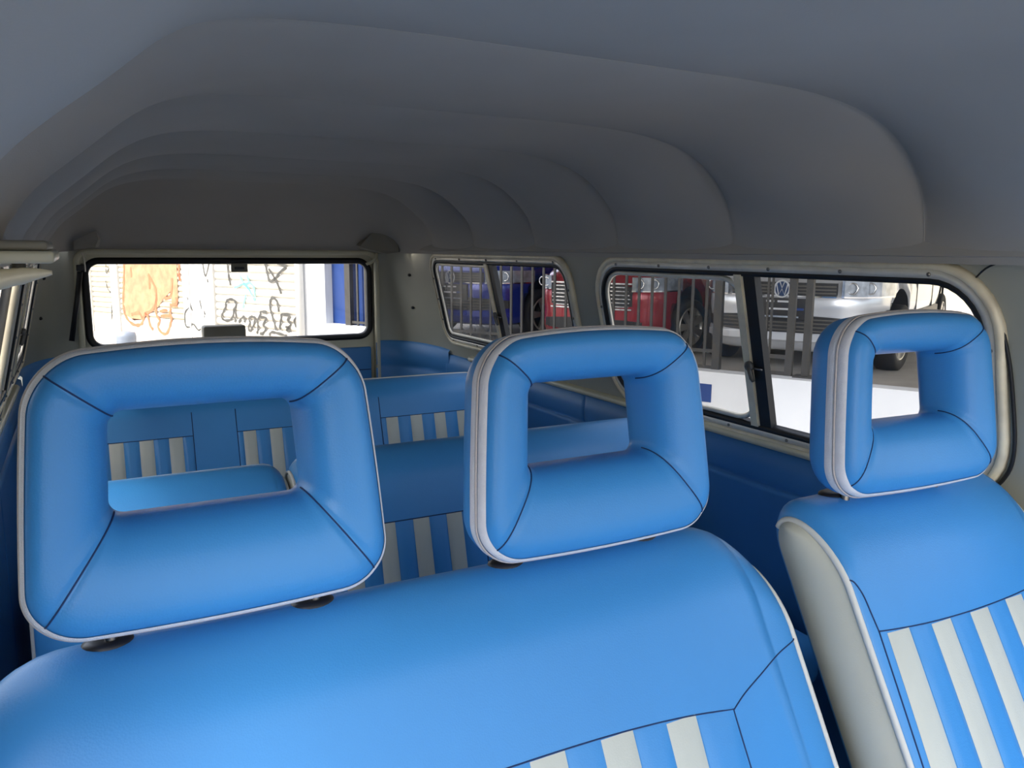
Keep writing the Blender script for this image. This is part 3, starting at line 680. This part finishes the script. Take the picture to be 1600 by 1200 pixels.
# ------------------------------------------------------------------ cars
def lathe_y(prof, n, f, name, m, parent):
    V = [f(r*math.cos(2*math.pi*i/n), y, r*math.sin(2*math.pi*i/n)) for i in range(n) for y, r in prof]
    return mk(name, V, grid_faces(n, len(prof), True, False), m, parent)
def car(label, paint, s, d, head, k, style, steer=0, spokes=5):
    h = (ES*head[0]+ED*head[1]).normalized(); noseP = Vector(FR(s, d, LOT)); base = noseP-h*2.0*k
    root = empty('car', base, label, 'car', 'parked cars behind the fence', math.atan2(h.y, h.x)); root.scale = (k, k, k)
    N = 72; E_ = 5.0
    def outline(i, ins):
        a = 2*math.pi*(i+.5)/N; c, s2 = math.cos(a), math.sin(a)
        x = math.copysign(abs(c)**(2/E_), c); y = math.copysign(abs(s2)**(2/E_), s2)
        return x*(2.0-ins), y*(.87-ins)
    def zt(x):
        pts = [(-2, .93), (-1.7, 1.0), (0, .99), (.9, .95), (1.5, .86), (1.85, .79), (2.0, .72)]
        for (x0, z0), (x1, z1) in zip(pts, pts[1:]):
            if x <= x1: return z0+(z1-z0)*max(0, (x-x0)/(x1-x0))
        return .72
    rows = []
    for ins, fz in ((.10, lambda x: .17), (.03, lambda x: .20), (.0, lambda x: .30), (.015, lambda x: .42), (.0, lambda x: .52), (.0, lambda x: .60+.05*(x < 1)), (.03, lambda x: zt(x)-.10), (.07, lambda x: zt(x)-.03), (.16, lambda x: zt(x))):
        rows.append([(x, y, fz(x)) for x, y in (outline(i, ins) for i in range(N))])
    for sc2 in (.75, .5, .25, .02):
        rows.append([(p[0]*sc2+(.0), p[1]*sc2, zt(p[0]*sc2)+.03*(1-sc2)) for p in rows[8]])
    V = [p for r_ in rows for p in r_]; Fc = grid_faces(len(rows), N, False, True)+[tuple(range(N))[::-1], tuple(range((len(rows)-1)*N, len(rows)*N))]
    body = mk('body', V, Fc, paint, root)
    body.data.materials.append(M['arch'])
    # wheel arches cut out
    Vc, Fcc = [], []
    for wx in (-1.27, 1.25):
        for sy in (-1, 1):
            b0 = len(Vc); n = 28
            for y in (sy*.55, sy*1.0):
                for i in range(n): Vc.append((wx+.365*math.cos(2*math.pi*i/n), y, .31+.365*math.sin(2*math.pi*i/n)))
            Fcc += [(b0+i, b0+(i+1) % n, b0+n+(i+1) % n, b0+n+i) for i in range(n)]+[tuple(b0+i for i in range(n))[::-1], tuple(b0+n+i for i in range(n))]
    cut = mk('cut', Vc, Fcc, None, root); cut.data.materials.append(paint); cut.data.materials.append(M['arch'])
    for p in cut.data.polygons: p.material_index = 1
    md = body.modifiers.new('arches', 'BOOLEAN'); md.object = cut; md.operation = 'DIFFERENCE'; md.solver = 'EXACT'
    bpy.context.view_layer.update()
    dg = bpy.context.evaluated_depsgraph_get(); me = bpy.data.meshes.new_from_object(body.evaluated_get(dg)); body.modifiers.clear(); body.data = me
    bpy.data.objects.remove(cut)
    # greenhouse
    def gring(x0, x1, hw, z, n=40):
        out = []
        for i in range(n):
            a = 2*math.pi*(i+.5)/n; c, s2 = math.cos(a), math.sin(a)
            out.append(((x0+x1)/2+(x1-x0)/2*math.copysign(abs(c)**.45, c), hw*math.copysign(abs(s2)**.35, s2), z))
        return out
    G = [gring(-1.85, .98, .76, .96), gring(-1.7, .62, .70, 1.15), gring(-1.5, .25, .63, 1.36)]
    mk('cabin_glass', [p for g in G for p in g], grid_faces(3, 40, False, True), M['cglass'], root)
    G = [gring(-1.53, .28, .64, 1.35), gring(-1.45, .20, .60, 1.40), gring(-1.2, -.0, .45, 1.43), gring(-.7, -.5, .1, 1.44)]
    mk('roof', [p for g in G for p in g], grid_faces(4, 40, False, True)+[tuple(range(120, 160))], paint, root)
    for sy in (-1, 1):
        tube('window_sill', [(-1.6, sy*.80, .97), (0, sy*.83, .97), (.9, sy*.80, .95)], .012, M['plastic'], root, n=6)
        for x in (.55, -.45, -1.3): box('door_gap', x-.004, x+.004, sy*.862-.012, sy*.862+.012, .32, .93, M['plastic'], root)
        box('sill_strip', -.85, .80, sy*.868-.014, sy*.868+.014, .30, .46, M['plastic'], root, .01)
    # nose furniture follows the curved front
    def xf(y): return 2.0*max(0, 1-abs(y/.87)**E_)**(1/E_)
    def strip(nm, y0, y1, z0, z1, th, m, parent=root, inset=0.0, taper=0.0, n=16):
        V = []
        for i in range(n+1):
            y = y0+(y1-y0)*i/n; x = xf(y)-inset; tp = taper*abs((i/n)*2-1)**3
            for dx, z in ((-.03, z0+tp), (th, z0+tp), (th, z1-tp), (-.03, z1-tp)): V.append((x+dx, y, z))
        Fc = grid_faces(n+1, 4, False, True)+[(0, 1, 2, 3), tuple(n*4+j for j in (3, 2, 1, 0))]
        return mk(nm, V, Fc, m, parent, False)
    if style == 'big':
        gr = strip('grille', -.50, .50, .46, .70, .004, M['plastic'], taper=.03)
        for i in range(6): strip('grille_slat', -.485+.01*abs(i-2), .485-.01*abs(i-2), .478+i*.037, .488+i*.037, .014, M['chrome'], gr)
        for q in (-1, 1): strip('grille_frame', -.50, .50, .58+q*.122-.007, .58+q*.122+.007, .018, M['chrome'], gr)
        strip('lower_grille', -.6, .6, .24, .36, .004, M['plastic'], taper=.02)
        hz = .69
        pt_ = box('number_plate', 1.985, 2.024, -.20, .20, .38, .50, M['whitewall'], root, .004)
        box('plate_print', 2.022, 2.026, -.15, .15, .43, .46, M['bluewall'], pt_)
    else:
        gr = strip('grille', -.46, .46, .625, .725, .004, M['plastic'])
        for i in range(3): strip('grille_slat', -.455, .455, .640+i*.026, .651+i*.026, .010, M['dkgrey'], gr)
        strip('grille_trim', -.46, .46, .612, .622, .012, M['chrome'], gr)
        lg = strip('lower_grille', -.72, .72, .325, .465, .004, M['plastic'], taper=.03)
        for i in range(4): strip('grille_slat', -.66, .66, .340+i*.03, .350+i*.03, .010, M['dkgrey'], lg)
        strip('bumper_lip', -.74, .74, .262, .315, .014, paint)
        hz = .675
        # round emblem with V over W
        em = root
        V = [(2.018, .072*math.cos(2*math.pi*i/28)*r_, .672+.072*math.sin(2*math.pi*i/28)*r_) for i in range(28) for r_ in (1.0, .82)]
        bd = mk('emblem_disc', [(2.012, .068*math.cos(2*math.pi*i/28), .672+.068*math.sin(2*math.pi*i/28)) for i in range(28)]+[(1.98, .068*math.cos(2*math.pi*i/28), .672+.068*math.sin(2*math.pi*i/28)) for i in range(28)],
                [tuple(range(28))]+[(i, (i+1) % 28, 28+(i+1) % 28, 28+i) for i in range(28)], mat('emblem_navy', (.02, .05, .14), .4), root, False)
        tube('emblem_ring', [(2.014, .066*math.cos(2*math.pi*i/28), .672+.066*math.sin(2*math.pi*i/28)) for i in range(28)], .0075, M['whitewall'], bd, n=8, closed=True)
        def em_line(pts): tube('emblem_letter', [(2.016, -y, .672+z) for y, z in pts], .0055, M['whitewall'], bd, n=6)
        em_line([(-.022, .060), (.0, .008), (.022, .060)]); em_line([(-.050, .040), (-.026, -.050), (.0, .0), (.026, -.050), (.050, .040)])
        # number plate
        pt_ = box('number_plate', 1.985, 2.022, -.26, .26, .43, .60, M['plastic'], root, .004)
        for a, b, z0, z1, mm in ((-.13, -.06, .565, .580, M['whitewall']), (-.03, .10, .565, .580, M['whitewall']), (-.12, .10, .505, .520, M['whitewall']), (.11, .20, .505, .525, M['bluewall']), (-.15, .16, .445, .458, M['lens'])):
            box('plate_print', 2.020, 2.0245, a, b, z0, z1, mm, pt_)
        box('plate_bracket', 1.985, 2.016, -.33, -.265, .44, .595, M['whitewall'], root, .004)
    for sy in (-1, 1):
        a, b = (.50, .83) if sy > 0 else (-.83, -.50)
        hl_ = strip('headlamp', a, b, hz-.055, hz+.075, .010, M['lens'], taper=.0)
        for yy in (.58, .70):
            y = sy*yy; x = xf(y)+.012
            tube('lamp_ring', [(x+.004, y+.042*math.cos(2*math.pi*i/18), hz+.012+.042*math.sin(2*math.pi*i/18)) for i in range(18)], .007, M['chrome'], hl_, n=6, closed=True)
        strip('lamp_trim', a, b, hz-.062, hz-.050, .014, M['chrome'], hl_)
    for ch in root.children: ch.scale = (1, 1, 1.11)
    # wheels
    for wx in (-1.27, 1.25):
        for sy in (-1, 1):
            st_ = R(steer) if wx > 0 else 0
            def f(x, y, z, wx=wx, sy=sy, st_=st_):
                yy = y*sy; return (wx+x*math.cos(st_)-yy*math.sin(st_), sy*.79+x*math.sin(st_)+yy*math.cos(st_), .305+z)
            ty = lathe_y([(-.10, .20), (-.10, .28), (-.085, .300), (0, .305), (.085, .300), (.10, .28), (.098, .225), (.085, .205)], 40, f, 'wheel', M['tyre'], root)
            lathe_y([(.088, .212), (.098, .205), (.094, .192), (.04, .186), (-.02, .18)], 40, f, 'rim', M['rim'], ty)
            lathe_y([(-.01, .185), (-.012, .10), (-.012, .0)], 24, f, 'brake_back', M['arch'], ty)
            V, Fc = [], []
            for j in range(spokes):
                a = 2*math.pi*j/spokes; ca, sa = math.cos(a), math.sin(a)
                box_geo(.03, .195, .045, .075, -.028, .028, V, Fc, f=lambda r_, y, t, ca=ca, sa=sa: f((r_*ca-t*(.7+.9*r_/.2)*sa*1.0), y+(.02 if r_ > .1 else .01), (r_*sa+t*(.7+.9*r_/.2)*ca)))
            mk('spokes', V, Fc, M['rim'], ty, False)
            lathe_y([(.06, .055), (.085, .05), (.09, .03), (.09, .0)], 20, f, 'hub_cap', M['rim'], ty)
    return root
def paint(n, c, metal=.3): return mat(n, c, .25, metal=metal, coat=.8, var=.02)
car('silver car facing the fence with a round white emblem on its grille', paint('silver_paint', (.62, .64, .68), .45), -.44, .62, (0, -1), 1.03, 'wide', -5)
car('red car with a chrome-slatted grille and alloy wheels behind the fence bars', paint('red_paint', (.33, .018, .028)), 1.58, .62, (0, -1), .98, 'big', -14, 7)
car('dark blue car with five-spoke alloy wheel beyond the red car', paint('navy_paint', (.012, .03, .28)), 3.67, .85, (0, -1), 1.03, 'wide', -14)
